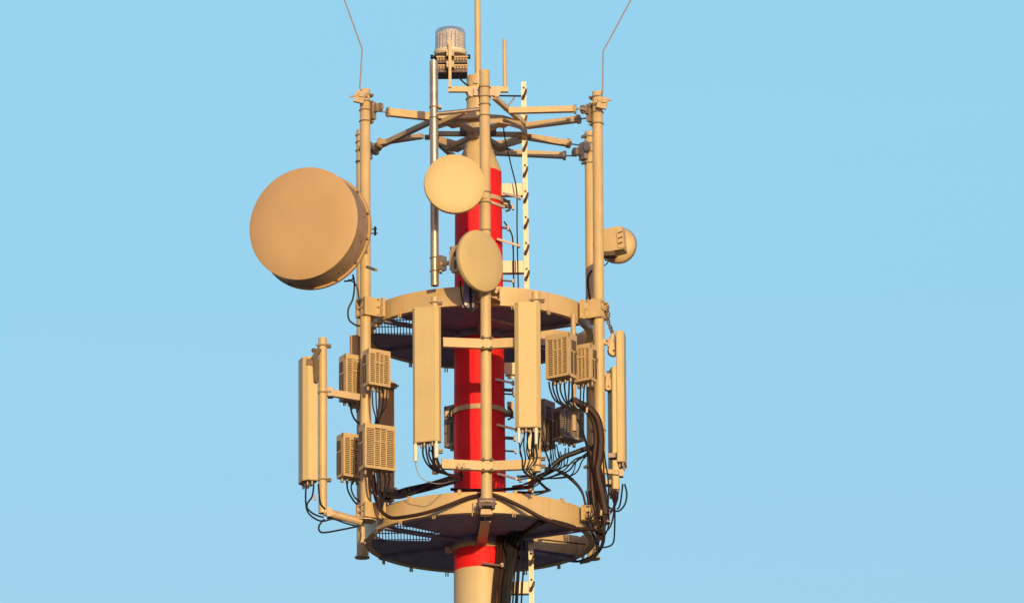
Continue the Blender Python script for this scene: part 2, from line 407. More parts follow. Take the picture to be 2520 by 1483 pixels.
# ------------------------------------------------------------------ galvanised drop pole
DPD = -1.37
t = thing('drop_pole', 'shiny galvanised vertical pole hanging left of the front post, small dish at its foot', 'pole', W(1069.5, 703, DPD))
b = MB(t.location); p0 = W(1069.5, 703, DPD); p1 = W(1067, 151, DPD)
b.cyl(p0, p1, 0.047, n=28, caps=False); b.lathe([(0.047, 0), (0.036, 0), (0.036, 0.3)], p0, n=20); b.cyl(p1 - Vector((0, 0, .01)), p1, 0.046, n=28); b.build('pipe', 'galv', t)
b = MB(t.location); b.cyl(W(1072, 281, DPD - 0.02), W(1184, 269, -1.47), 0.024, n=16); b.build('side_pipe', 'galv', t)
for y in (265, 291, 635, 668):
    b = MB(t.location); c = W(1068 + (y - 265) * 0.004, y, DPD); b.ring(c, 0.051, 0.008, n=20); b.box(c + Vector((0.065, 0.0, 0)), (0.03, 0.09, 0.03)); b.build('clamp', 'dull', t)

# ------------------------------------------------------------------ ring platforms
def platform(z0, z1, label, beams):
    L = Vector((0, 0, z0))
    t = thing('ring_platform', label, 'platform', L, 0, 'ring platforms on the mast')
    b = MB(L); b.arc(RR - 0.014, RR, z0, z1, 0, 360, 120); b.arc(RR - 0.075, RR - 0.0142, z0 + 0.002, z0 + 0.012, 0, 360, 120); b.build('rim', 'paint', t)
    b = MB(L)
    zf0, zf1 = z0 + 0.014, z0 + 0.022
    # plates, left grating window (-86..-50), right hatch (63..118)
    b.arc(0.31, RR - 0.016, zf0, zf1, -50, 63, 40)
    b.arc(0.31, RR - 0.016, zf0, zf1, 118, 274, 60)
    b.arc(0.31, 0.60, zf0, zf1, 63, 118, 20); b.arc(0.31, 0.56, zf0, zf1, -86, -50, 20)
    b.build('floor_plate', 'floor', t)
    g = MB(L)
    x = -1.25
    def inside(x, y):
        r_ = math.hypot(x, y); a = math.degrees(math.atan2(x, -y)); return 0.56 < r_ < RR - 0.02 and -86 < a < -50
    while x < -0.3:
        ys = [q * 0.01 - 1.2 for q in range(240)]; run = [y for y in ys if inside(x, y)]
        if len(run) > 4: g.box((x, (run[0] + run[-1]) / 2, z0 + 0.02), (0.011, run[-1] - run[0], 0.022))
        x += 0.034
    y = -0.9
    while y < 0.5:
        xs = [-q * 0.01 for q in range(130)]; run = [q for q in xs if inside(q, y)]
        if len(run) > 4: g.box(((run[0] + run[-1]) / 2, y, z0 + 0.024), (run[0] - run[-1], 0.006, 0.010))
        y += 0.27
    g.build('grating', 'floor', t)
    q = MB(L); q.bar(polar(0.60, 118.6) + Vector((0, 0, (z0 + z1) / 2 + 0.012)), polar(RR - 0.03, 118.6) + Vector((0, 0, (z0 + z1) / 2 + 0.012)), 0.012, z1 - z0 - 0.01)
    q.build('hatch_board', 'paint', t)
    q = MB(L); q.cyl(W(1206, 782, -0.72), W(1268, 797, -0.50), 0.022, n=12) if not beams else q.cyl(W(1330, 1326, -0.30), W(1440, 1338, -0.2), 0.008, n=8)
    q.build('conduit', 'galv' if not beams else 'cable', t)
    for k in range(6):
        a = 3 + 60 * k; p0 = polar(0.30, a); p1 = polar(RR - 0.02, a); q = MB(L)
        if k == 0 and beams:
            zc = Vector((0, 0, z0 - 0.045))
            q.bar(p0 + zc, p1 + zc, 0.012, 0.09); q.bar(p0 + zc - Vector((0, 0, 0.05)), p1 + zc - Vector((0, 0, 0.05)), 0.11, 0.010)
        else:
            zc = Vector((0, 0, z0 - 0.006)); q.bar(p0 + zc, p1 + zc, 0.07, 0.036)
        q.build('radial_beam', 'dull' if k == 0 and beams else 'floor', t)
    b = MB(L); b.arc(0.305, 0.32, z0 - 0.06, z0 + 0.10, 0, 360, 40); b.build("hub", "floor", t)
    for a in range(-170, 190, 20):
        q = MB(L); p = polar(RR + 0.008, a + 7); rm = Matrix.Rotation(R(a + 7), 3, 'Z')
        for sx in (-0.016, 0.016): q.box(p + rm @ Vector((sx * .8, 0, 0)) + Vector((0, 0, z0 - 0.014)), (0.009, 0.02, 0.055), rm)
        q.build('cable_clip', 'clip', t)
    if beams:
        for a in range(-70, 80, 28):
            q = MB(L); p = polar(RR - 0.01, a + 4); rm = Matrix.Rotation(R(a + 4), 3, 'Z')
            q.box(p + Vector((0, 0, z1 + 0.004)), (0.035, 0.035, 0.05), rm); q.build('top_clip', 'clip', t)
    return t
platform(U0, U1, 'upper cream ring platform with dark underside just below the dishes', False)
platform(L0, L1, 'lower cream ring platform with black cables draped round its rim', True)

# ------------------------------------------------------------------ climbing rail
def rail():
    def c(y): return W(1288 + (y - 203) * 0.0158, y, 0.0)
    top, bot = c(203), c(1500); d = (bot - top).normalized()
    end = top + d * ((top.z - 0.3) / -d.z); end = Vector((0.62, 0.0, 0.3))
    t = thing('climbing_rail', 'pale perforated climbing rail with short step pegs right of the mast', 'ladder', end)
    b = MB(end); b.bar(top, bot, 0.05, 0.056, (1, 0, 0)); b.bar(bot, end, 0.05, 0.056, (1, 0, 0)); r_ = b.build('rail', 'rail', t)
    y = 243; k = 0
    while y < 1500:
        p = c(y); q = MB(end)
        q.cyl(p + Vector((-0.012, -0.02, -0.015)), p + Vector((0.022, -0.20, 0.02)), 0.016, n=8); q.cyl(p + Vector((0.022, -0.20, 0.02)), p + Vector((0.026, -0.205, 0.05)), 0.012, n=8)
        q.build('step_peg', 'peg', t)
        q = MB(end); h = c(y - 25); q.cyl(h + Vector((0, -0.020, 0)), h + Vector((0, -0.0275, 0)), 0.014, n=10); q.build('hole', 'dark', r_)
        y += 63.6; k += 1
    for y in (465, 655, 905, 1443):
        q = MB(end); p = c(y); mx = 0.262 if y < 700 else 0.29
        q.box(((p.x - 0.028 + mx - 0.02) / 2, 0.0, p.z), (p.x - 0.028 - mx + 0.02, 0.012, 0.125)); q.box(((p.x - 0.028 + mx) / 2, 0.04, p.z - 0.068), (p.x - 0.03 - mx, 0.09, 0.010)); q.build('standoff', 'rail', t)
rail()
for i, (x0, y0, x1, y1, lab) in enumerate([(1238, 475, 1278, 486, 'galvanised arm gripping the safety cable level with the upper small dish'), (1222, 588, 1276, 604, 'galvanised arm gripping the safety cable beside the tilted dish'),
        (1218, 932, 1262, 942, 'galvanised arm on the mast just under the upper crossarm'), (1222, 1044, 1270, 1056, 'galvanised arm on the mast beside the middle collar'), (1222, 1164, 1280, 1180, 'galvanised arm on the mast just above the lower platform'), (1186, 1384, 1235, 1390, 'galvanised arm on the mast where red paint meets cream')]):
    d0 = -0.20 if i != 5 else -0.32
    P0 = W(x0, y0, d0); P1 = W(x1, y1, -0.12 if i != 5 else -0.30)
    b = MB(); w_ = 0.012 if i == 5 else 0.022; b.bar(P0, P1, 0.02, w_); b.bar(P0 + Vector((0, -0.03, -0.012)), P1 + Vector((0, -0.03, -0.012)), 0.012, 0.018); ar = b.build('cable_arm', 'block' if i == 5 else 'galv', MAST); ar['label'] = lab
    b = MB(); b.box(P1, (0.03, 0.05, 0.045)); b.build('grip', 'frame', ar)

for y, x1, h in ((958, 1262, 0.03), (968, 1264, 0.012), (1018, 1262, 0.035), (1076, 1266, 0.03), (1108, 1268, 0.012), (508, 1262, 0.03), (690, 1262, 0.012), (560, 1250, 0.02)):
    P0 = W(1236, y, -0.06); P1 = W(x1, y + 2, -0.04); b = MB(); b.bar(P0, P1, 0.03, h); ar = b.build('spacer_bar', 'block', MAST)
    b = MB(); b.box(P1, (0.022, 0.05, h + 0.03)); b.build('clamp', 'dull', ar)
for y in (918, 1002): 
    b = MB(); b.box(W(1256, y, 0.06), (0.075, 0.02, 0.13)); b.build('cable_plate', 'rail' if y < 1000 else 'dull', MAST)

# ------------------------------------------------------------------ dishes
def drum_dish(x, y, d, yaw, rad, dep, label, name='drum_dish', face='radome', pitch=0.0, group=None, rim=0.02):
    c = W(x, y, d)                                  # centre of the front cover
    t = thing(name, label, 'dish antenna', c, R(yaw), group); t.rotation_euler = (R(pitch), 0, R(yaw))
    b = MB(); b.lathe([(0, -0.012), (rad * 0.6, -0.010), (rad - 0.012, -0.002), (rad, 0.006), (rad, 0.02)], (0, 0, 0), (0, 1, 0), 72); b.build('radome', face, t)
    return t, rad, dep
t, rad, dep = drum_dish(746, 549.5, -1.62, -21, 0.645, 0.37, 'largest dish, deep drum with flat ochre cover on the left post', face='radome2')
b = MB(); b.lathe([(rad - 0.004, 0.02), (rad - 0.004, dep - 0.02)], (0, 0, 0), (0, 1, 0), 72); b.build('shroud', 'shroud', t)
b = MB(); b.lathe([(rad - 0.01, dep - 0.03), (rad + 0.018, dep - 0.03), (rad + 0.022, dep - 0.01), (rad + 0.018, dep + 0.012), (rad * 0.93, dep + 0.03)], (0, 0, 0), (0, 1, 0), 72); b.build('rim', 'radome2', t)
b = MB(); b.lathe([(rad * 0.95, dep + 0.02), (rad * 0.7, dep + 0.11), (rad * 0.4, dep + 0.17), (0.10, dep + 0.20), (0.0, dep + 0.20)], (0, 0, 0), (0, 1, 0), 48); b.build('reflector', 'radome2', t)
for k in range(14):
    a = 2 * PI * k / 14 + 0.2; b = MB(); p = Vector((math.cos(a) * (rad + 0.004), dep - 0.05, math.sin(a) * (rad + 0.004))); b.box(p, (0.022, 0.03, 0.022)); b.build('latch', 'peg', t)
for a in (-58, -52, -20, 5): 
    b = MB(); a = R(a); b.cyl((math.cos(a) * (rad - 0.01), dep * .55, math.sin(a) * (rad - 0.01)), (math.cos(a) * (rad + 0.006), dep * .55, math.sin(a) * (rad + 0.006)), 0.008, n=8); b.build('rivet', 'dark', t)
b = MB(); b.box((0.40, dep + 0.07, 0.0), (0.36, 0.05, 0.30)); b.cyl((0.1, dep + 0.14, 0), (0.56, dep + 0.10, 0.0), 0.05); b.build('mount', 'frame', t)
b = MB(); b.cyl((0.58, dep + 0.12, -0.05), (0.695, dep + 0.10, -0.06), 0.007, n=8); b.cyl((0.58, dep + 0.12, 0.0), (0.69, dep + 0.10, -0.01), 0.007, n=8); b.box((0.665, dep + 0.11, -0.03), (0.02, 0.02, 0.10)); b.build('bolt', 'cable', t)
b = MB(); b.cyl((0.60, dep + 0.03, -0.46), (0.82, dep - 0.25, -0.60), 0.018, n=10); b.build('strut', 'dull', t)

t, rad, dep = drum_dish(1118.5, 451.5, -1.98, 5, 0.337, 0.10, 'small round dish facing the camera just left of the front post')
b = MB(); b.lathe([(rad, 0.018), (rad + 0.002, 0.05), (rad - 0.01, dep), (rad * 0.8, dep + 0.07), (0.12, dep + 0.14), (0.0, dep + 0.15)], (0, 0, 0), (0, 1, 0), 64); b.build('reflector', 'radome', t)
b = MB(); b.box((0.10, dep + 0.20, -0.02), (0.24, 0.16, 0.26)); b.build('radio', 'rru', t)
b = MB(); b.cyl((0.10, dep + 0.26, 0), (0.33, dep + 0.37, 0.0), 0.045); b.box((0.32, dep + 0.36, -0.02), (0.15, 0.17, 0.05)); b.build('mount', 'frame', t)
b = MB(); b.bar((0.42, dep + 0.40, -0.05), (0.60, dep + 0.44, -0.10), 0.03, 0.03); b.build('strut', 'dull', t)

t, rad, dep = drum_dish(1185, 641, -1.78, 46, 0.345, 0.10, 'small tilted dish facing right in front of the red mast, on the galvanised pole')
b = MB(); b.lathe([(rad, 0.018), (rad + 0.003, 0.04), (rad - 0.01, 0.07), (rad * 0.75, 0.13), (0.16, 0.20), (0.0, 0.21)], (0, 0, 0), (0, 1, 0), 64); b.build('reflector', 'radome', t)
b = MB(); b.box((-0.02, 0.27, 0.05), (0.24, 0.13, 0.30)); b.box((-0.05, 0.35, 0.05), (0.16, 0.05, 0.22)); rd = b.build('radio', 'rru', t)
b = MB(); b.cyl((-0.08, 0.3, 0.19), (-0.13, 0.36, 0.19), 0.02, n=8); b.box((-0.142, 0.27, 0.10), (0.006, 0.05, 0.05)); b.box((-0.142, 0.27, -0.02), (0.006, 0.03, 0.10)); b.build('port', 'dark', rd)
rel = Matrix.Rotation(-R(46), 3, 'Z') @ (W(1072, 650, DPD) - t.location)
b = MB(); b.cyl((-0.03, 0.30, 0.04), rel, 0.026, n=14); b.box(rel + Vector((0.02, -0.06, 0)), (0.10, 0.08, 0.16)); b.build('mount', 'galv', t)

# small dish seen from behind on the right
t = thing('backhaul_dish', 'small dish seen from behind with boxy radio, right of the right post', 'dish antenna', W(1519, 602, -0.30), R(180 - 14))
b = MB(); b.lathe([(0, -0.13), (0.15, -0.125), (0.195, -0.10), (0.205, -0.06), (0.205, -0.02), (0.195, 0.0), (0.15, 0.03), (0.0, 0.05)], (0, 0, 0), (0, 1, 0), 48); rf = b.build('reflector', 'rru', t)
b = MB(); b.ring((0, -0.04, 0), 0.204, 0.008, (0, 1, 0), 48); b.build('rim_band', 'dark', rf)
b = MB(); b.box((0.035, 0.13, 0.0), (0.29, 0.18, 0.27), Matrix.Rotation(R(6), 3, 'Y')); b.box((-0.09, 0.226, 0.005), (0.075, 0.02, 0.23), Matrix.Rotation(R(6), 3, 'Y')); rd = b.build('radio', 'rru', t)
b = MB()
for k in range(3): b.bar((-0.115, 0.238, 0.075 - 0.062 * k), (-0.065, 0.238, 0.060 - 0.062 * k), 0.014, 0.014)
b.build('fin', 'dark', rd)
b = MB(); b.box((0.06, 0.16, -0.16), (0.16, 0.12, 0.05)); b.cyl((0.10, 0.12, -0.15), (0.10, 0.12, -0.21), 0.02); b.build('connector', 'dark', rd)
b = MB(); b.cyl((0.10, 0.02, 0), (0.27, 0.02, 0), 0.04); b.build('mount', 'frame', t)
b = MB(); b.tube([(0.08, 0.12, -0.20), (0.09, 0.13, -0.25), (0.15, 0.13, -0.27), (0.19, 0.13, -0.20)], 0.007); b.build('cable', 'cable', t)

# ------------------------------------------------------------------ panel antennas
def panel(x, ytop, ybot, d, yaw, w, dp, label, ch=0.035, conn=6, mb=True, sleeves=(), shadem='radome'):
    a = W(x, ybot, d); h = W(x, ytop, d).z - a.z
    t = thing('panel_antenna', label, 'antenna', a, R(yaw), 'tall panel antennas')
    hw, hd = w / 2, dp / 2
    poly = [(-hw + ch, -hd), (hw - ch, -hd), (hw, -hd + ch), (hw, hd - 0.01), (hw - 0.01, hd), (-hw + 0.01, hd), (-hw, hd - 0.01), (-hw, -hd + ch)]
    b = MB(); b.prism(poly, 0.012, h - 0.012); b.build('radome', shadem, t)
    pin = [(q * 1.012, r_ * 1.02) for q, r_ in poly]
    b = MB(); b.prism(pin, 0, 0.014); b.build('end_cap', 'frame', t)
    b = MB(); b.prism(pin, h - 0.014, h); b.build('end_cap', 'radome', t)
    for k in range(conn):
        xx = -hw * 0.75 + 1.5 * hw * k / max(1, conn - 1); yy = 0.02 if k % 2 else -0.02
        q = MB(); q.cyl((xx, yy, 0), (xx, yy, -0.045), 0.014, n=10); q.build('connector', 'dull', t)
    for xx, ln, r_ in sleeves:
        q = MB(); q.cyl((xx, -hd * 0.55, 0), (xx, -hd * 0.55, -0.03), 0.016, n=10); q.cyl((xx, -hd * .55, -0.03), (xx, -hd * .55, -ln), r_, r_ * 0.85, n=14); q.build('sleeve', 'tag', t)
    if mb:
        for z in (0.10, h - 0.08):
            q = MB(); q.box((0, hd + 0.05, z), (0.12, 0.10, 0.05)); q.cyl((-0.08, hd + 0.10, z), (0.08, hd + 0.10, z), 0.010, n=8); q.build('bracket', 'dull', t)
    return t, h
panel(1050, 758, 1089, -1.78, -18, 0.305, 0.115, 'broad ochre panel antenna left of the front post', sleeves=((-0.12, 0.21, 0.027), (0.12, 0.19, 0.028)))
panel(1299, 747, 1054, -1.72, -2, 0.285, 0.13, 'broad ochre panel antenna right of the front post', ch=0.045, sleeves=((-0.10, 0.17, 0.02), (0.09, 0.19, 0.02)))
panel(757, 884, 1187, -0.92, -72, 0.26, 0.165, 'panel antenna seen edge-on, farthest left, beside its own short pole', ch=0.05, mb=False)
panel(1530, 822, 1143, -0.70, 84, 0.28, 0.088, 'bright slim panel antenna at the far right edge, the nearer of two', ch=0.02)
panel(1511, 910, 1210, 0.62, 100, 0.28, 0.085, 'slim panel antenna at the far right, lower and behind its brighter neighbour', ch=0.02)
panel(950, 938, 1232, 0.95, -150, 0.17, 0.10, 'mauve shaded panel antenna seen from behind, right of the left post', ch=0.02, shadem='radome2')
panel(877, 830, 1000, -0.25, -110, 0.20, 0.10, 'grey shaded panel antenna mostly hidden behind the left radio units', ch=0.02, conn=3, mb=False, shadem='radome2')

# poles for the panels
def mount_pole(x, y0, y1, d, r_, label, clamps, m='paint'):
    a = W(x, y1, d); c = W(x - (y1 - y0) * 0.0, y0, d); c = Vector((a.x, a.y, c.z))
    t = thing('mount_pole', label, 'pole', a, 0, 'short poles behind the panels')
    b = MB(a); b.cyl(a, c, r_, n=24); b.build('pipe', m, t)
    for y in clamps:
        p = W(x, y, d); p = Vector((a.x, a.y, p.z)); q = MB(a); q.ring(p, r_ + 0.004, 0.009, n=18); q.cyl(p + Vector((-r_ - 0.03, -r_, 0)), p + Vector((r_ + 0.05, -r_, 0.0)), 0.010, n=8); q.box(p + Vector((r_ + 0.02, 0.0, 0)), (0.05, 0.06, 0.035)); q.build('clamp', 'dull', t)
mount_pole(1071, 731, 1165, -1.62, 0.036, 'short pole behind the broad panel left of the front post', (745, 1110, 1146))
mount_pole(1321, 719, 1160, -1.58, 0.048, 'short pole behind the broad panel right of the front post', (740, 1128, 1146))
mount_pole(794, 832, 1262, -0.92, 0.048, 'cream pole beside the farthest left panel', (851, 966, 1180))
mount_pole(1412, 775, 1060, -0.86, 0.028, 'thin pole behind the two upper right radio units', (1008,), 'frame')

# tilt bracket on the left panel
t = thing('tilt_bracket', 'brown hinged tilt bracket joining the farthest left panel to its pole', 'bracket', W(780, 900, -0.93))
b = MB(t.location); b.bar(W(770, 884, -1.06), W(786, 858, -1.06), 0.05, 0.05); b.bar(W(776, 872, -1.06), W(779, 934, -1.05), 0.05, 0.055, (1, 0, 0)); b.cyl(W(772, 862, -1.09), W(772, 862, -1.0), 0.03, n=10); b.cyl(W(779, 934, -1.08), W(779, 934, -1.0), 0.028, n=10); b.build('hinge', 'dark', t)
b = MB(t.location); b.box(W(763, 890, -1.055), (0.08, 0.015, 0.075)); b.build('plate', 'peg', t)

# crossarms on the front post
def crossarm(pts, label):
    L = W(*pts[1])
    t = thing('crossarm', label, 'crossarm', L, 0, 'crossarms on the front post')
    for p0, p1 in ((pts[0], pts[1]), (pts[1], pts[2])):
        A = W(*p0); B_ = W(*p1); b = MB(L)
        b.bar(A, B_, 0.012, 0.105); b.bar(A + Vector((0, 0.028, 0.048)), B_ + Vector((0, 0.028, 0.048)), 0.055, 0.010); b.bar(A + Vector((0, 0.028, -0.048)), B_ + Vector((0, 0.028, -0.048)), 0.055, 0.010)
        b.build('channel', 'paint', t)
    b = MB(L); q = L
    b.box(q + Vector((0.0, -0.005, 0)), (0.13, 0.02, 0.12)); cl = b.build('clamp', 'paint', t)
    for zz in (0.06, -0.06):
        k = MB(L)
        for xx in (-0.045, 0.045): k.cyl(q + Vector((xx, -0.045, zz)), q + Vector((xx, 0.02, zz)), 0.019, n=8)
        k.bar(q + Vector((-0.08, -0.01, zz)), q + Vector((0.08, -0.01, zz)), 0.02, 0.014); k.build('bolt', 'dark', cl)
crossarm([(1090, 841, -1.70), (1198, 845, -1.58), (1290, 841, -1.66)], 'upper cream crossarm between the two broad panels')
crossarm([(1087, 1140, -1.70), (1199, 1145, -1.58), (1312, 1141, -1.66)], 'lower cream crossarm under the two broad panels')
t = thing('bird_guard', 'two pale connectors lying on the lower crossarm', 'connector', W(1120, 1140, -1.74)); 
b = MB(t.location)
for x in (1108, 1114): b.cyl(W(x * 1.0 + 40, 1146, -1.72), W(x + 41, 1152, -1.73), 0.014, n=8)
b.build('connector', 'tag', t)
t['label'] = 'small pale cable connectors hanging on the lower crossarm left of the front post'; t.name = 'cable_connector'

# side arms holding the left pole
for (x0, y0, x1, y1, r_, lab) in ((800, 964, 884, 978, 0.040, 'upper horizontal arm holding the left panel pole'), (797, 1258, 890, 1283, 0.045, 'lower horizontal arm with cables holding the left panel pole')):
    A = W(x0, y0, -0.92); B_ = W(x1, y1, -0.84)
    t = thing('side_arm', lab, 'arm', A, 0, 'side arms of the left panel pole')
    b = MB(A)
    if y0 < 1000: b.bar(A, B_, 0.06, 0.075)
    else: b.cyl(A, B_, r_, n=20)
    b.build('pipe', 'frame', t)
    q = MB(A); p = A + (B_ - A) * 0.15
    q.box(p, (0.06, 0.12, 0.10)); q.build('clamp', 'dull', t)
for (x0, y0, x1, y1, d0, d1, lab) in ((1478, 838, 1500, 846, -0.7, -0.7, 'short arm holding the brightest far right panel near its top'), (1482, 1158, 1528, 1164, -0.7, -0.7, 'short arm holding the brightest far right panel near its foot'), (1450, 948, 1500, 956, .75, .62, 'short arm holding the lower far right panel')):
    A = W(x0, y0, d0); B_ = W(x1, y1, d1)
    t = thing('side_arm', lab, 'arm', A, 0, 'side arms of the right panels')
    b = MB(A); b.bar(A, B_, 0.05, 0.05); b.build('pipe', 'frame', t); q = MB(A); q.box(B_, (0.05, 0.08, 0.08)); q.build('clamp', 'dull', t)

# ------------------------------------------------------------------ radio units
def rru(x, ytop, ybot, d, yaw, w, dp, label, logo=True, m='rru'):
    # (x, ybot) is where the middle of the front face's foot is seen
    a = W(x, ybot, d); h = W(x, ytop, d).z - a.z
    t = thing('radio_unit', label, 'radio unit', a, R(yaw), 'finned radio units on the posts')
    hw = w / 2
    b = MB()
    b.prism([(-hw, 0.02), (hw, 0.02), (hw - 0.012, dp), (-hw + 0.012, dp)], 0.0, h - 0.004)      # case
    b.build('case', m, t)
    b = MB(); b.box((0, 0.014, h / 2), (w - 0.02, 0.010, h - 0.02)); b.build('back_mesh', 'dark', t)
    # front grille: frame, dividers and slats
    b = MB(); fr = 0.022; top = 0.055
    b.box((0, 0, h - top / 2), (w, 0.036, top)); b.box((0, 0, fr / 2), (w, 0.036, fr))
    for sx in (-1, 1): b.box((sx * (hw - fr / 2), 0, h / 2), (fr, 0.0356, h - 0.004))
    n = int((h - top - fr) / 0.021); z = fr
    cols = [-hw * 0.36, 0.02 * hw, hw * 0.40]
    for cx in cols: b.box((cx, 0.002, (h - top + fr) / 2), (0.012, 0.028, h - top - fr))
    st = (h - top - fr) / n
    for k in range(n):
        zz = fr + st * (k + 0.5); b.box((0, 0.004, zz), (w - 2 * fr + 0.002, 0.022, 0.0095))
    b.build('grille', m, t)
    if logo:
        q = MB(); cx, cz = hw * 0.02, h * 0.76; sz = w * 0.38
        q.box((cx, -0.012, cz + sz * 0.52), (sz, 0.012, 0.016)); q.box((cx, -0.012, cz - sz * 0.52), (sz, 0.012, 0.016))
        for sx in (-0.5, 0.0, 0.5): q.box((cx + sx * sz, -0.012, cz), (0.014, 0.0118, sz * 1.1))
        q.build('badge_frame', m, t)
    # side slots
    for sx in (-1, 1):
        q = MB(); xx = sx * (hw - 0.001)
        q.box((xx, dp * 0.36, h * 0.33), (0.006, dp * 0.22, h * 0.5)); q.box((xx, dp * 0.74, h * 0.33), (0.006, dp * 0.22, h * 0.5)); q.box((xx, dp * 0.55, h * 0.74), (0.006, dp * 0.5, h * 0.22))
        q.build('side_vent', 'dark', t)
    for k in range(4):
        q = MB(); xx = -hw * 0.7 + 1.4 * hw * k / 3; q.cyl((xx, dp * 0.55, 0.001), (xx, dp * 0.55, -0.05), 0.018, n=10); q.build('connector', 'dull', t)
    q = MB(); q.box((0, dp + 0.03, h * 0.72), (0.14, 0.06, 0.05)); q.box((0, dp + 0.03, h * 0.28), (0.14, 0.06, 0.05)); q.box((hw * 0.9, dp * 0.9, h * 0.6), (0.03, 0.03, 0.04)); q.build('mount', 'dull', t)
    return t
rru(932, 861, 949, -1.10, 33, 0.285, 0.13, 'upper radio unit fixed on the front of the left post')
rru(876, 874, 985, -0.72, 33, 0.285, 0.15, 'upper radio unit behind and left of the left post')
rru(934, 1045, 1154, -1.10, 27, 0.380, 0.16, 'largest lower radio unit fixed on the front of the left post')
rru(870, 1068, 1174, -0.72, 33, 0.285, 0.15, 'lower radio unit behind and left of the left post')
rru(1372, 822, 928, -1.12, -34, 0.300, 0.18, 'nearer of the two upper radio units beside the right post')
rru(1431, 848, 938, -0.95, -34, 0.250, 0.14, 'upper radio unit squeezed between its larger neighbour and the right post')
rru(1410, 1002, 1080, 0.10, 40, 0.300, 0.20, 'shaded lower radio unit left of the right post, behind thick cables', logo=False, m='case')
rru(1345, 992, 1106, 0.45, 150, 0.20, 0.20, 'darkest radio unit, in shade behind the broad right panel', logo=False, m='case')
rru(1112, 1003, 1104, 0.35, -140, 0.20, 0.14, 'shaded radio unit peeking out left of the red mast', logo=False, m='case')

# ------------------------------------------------------------------ pulleys
def pulley(x, y, d, s, label):
    a = W(x, y, d)
    t = thing('hoist_pulley', label, 'pulley', a, R(14), 'pulleys beside the right panels')
    b = MB()
    out = []
    for k in range(13):
        an = PI + PI * k / 12; out.append((0.055 * s * math.cos(an), 0.055 * s * math.sin(an)))
    out += [(0.042 * s, 0.10 * s), (0.016 * s, 0.20 * s), (-0.016 * s, 0.20 * s), (-0.042 * s, 0.10 * s)]
    for y0, y1 in ((-0.028, -0.018), (0.018, 0.028)):
        n = len(out); vs = [(p, y0, q) for p, q in out] + [(p, y1, q) for p, q in out]
        b._add(vs, [tuple(range(n)), tuple(reversed(range(n, 2 * n)))] + [(i, n + i, n + (i + 1) % n, (i + 1) % n) for i in range(n)])
    b.build('cheek', 'paint', t)
    b = MB(); b.cyl((0, -0.016, 0), (0, 0.016, 0), 0.062 * s, n=24); b.build('wheel', 'dark', t)
    b = MB(); b.cyl((0, -0.036, 0), (0, 0.036, 0), 0.014 * s, n=10); b.build('axle', 'peg', t)
    b = MB(); b.ring((0, 0, 0.215 * s), 0.022, 0.009, (1, 0, 0), 14); b.build('eye', 'dull', t)
    return t
pulley(1508, 864, -0.72, 1.0, 'pale teardrop pulley hanging on a chain right of the right post')
pulley(1495, 952, 0.55, 0.75, 'small pulley half hidden between the right post and the far right panels')
t = thing('hoist_chain', 'short rusty chain holding the pale teardrop pulley', 'chain', W(1504, 818, -0.72))
b = MB(t.location); P = [W(1495, 752, -0.76), W(1497, 775, -0.76), W(1496, 792, -0.75), W(1502, 806, -0.73), W(1506, 818, -0.72)]
for i in range(len(P) - 1):
    for k in range(3):
        c = P[i].lerp(P[i + 1], (k + .5) / 3); b.ring(c, 0.016, 0.007, (1, 0.2, 0) if k % 2 else (0.2, 1, 0), 10, 5)
b.build('links', 'peg', t)

# ------------------------------------------------------------------ cables
def cable(pts, d, r_, label, m='cable', group=None, name='cable', n=7):
    P = [W(p[0], p[1], p[2] if len(p) > 2 else d) for p in pts]
    b = MB(); b.tube(P, r_ / SC, n=n, res=6)
    return solo(b, name, m, label, 'cable', group, loc=P[-1])
def jitter(pts, a, dd=0.0):
    return [(p[0] + random.uniform(-a, a), p[1] + random.uniform(-a, a)) + ((p[2] + random.uniform(-dd, dd),) if len(p) > 2 else ()) for p in pts]

# safety cable and feeders next to the rail
cable([(1237, 300), (1243, 345), (1258, 410), (1271, 470), (1272, 560), (1275, 705), (1278, 790)], -0.14, 1.7, 'black safety cable dropping from the star frame between mast and rail')
cable([(1240, 545), (1256, 570), (1262, 600), (1264, 710), (1266, 790)], -0.05, 2.0, 'grey brown feeder between the red mast and the black safety cable', 'brown')
for k, (x, r_) in enumerate([(1214, 3.2), (1221, 3.0), (1229, 4.5), (1238, 5.0), (1246, 4.0), (1253, 3.5)]):
    cable([(x + 12, 1318, -0.30 + .02 * k), (x + 10, 1365, -0.31 + .03 * k), (x + 3, 1420, -0.31 + .035 * k), (x - 3, 1490, -0.31 + .035 * k), (x - 9, 1600, -0.31 + .035 * k)], 0, r_, 'brown feeder cable running down the right face of the cream mast', 'brown', 'feeders down the cream mast')
for k, (x, r_) in enumerate([(1262, 2.2), (1271, 4.2), (1283, 2.2)]):
    cable([(x + 6, 1318), (x + 6, 1365), (x + 3, 1420), (x - 1, 1490), (x - 8, 1600)], -0.05, r_, 'black feeder cable hanging clear between the cream mast and the rail', 'cable', 'feeders beside the rail')
cable([(1330, 1275, -0.9), (1300, 1300, -0.5), (1268, 1330, -0.3), (1250, 1365, -0.22), (1243, 1400, -0.2)], 0, 11, 'thick dark cable bundle curving under the lower platform onto the mast', 'cable', name='cable_bundle')
for k in range(7):
    cable(jitter([(1345 - 9 * k, 1284, -0.85 + .03 * k), (1310 - 6 * k, 1300, -0.5), (1280 - 6 * k, 1330, -0.30 - .01 * k), (1266 - 3 * k, 1375, -0.30), (1258 - 3 * k, 1440, -0.29), (1254 - 3 * k, 1500, -0.29), (1248 - 3 * k, 1610, -0.29)], 2, .01), 0, 2.8, 'black cable gathering under the lower platform beside the mast', 'cable', 'cables gathering under the lower platform')

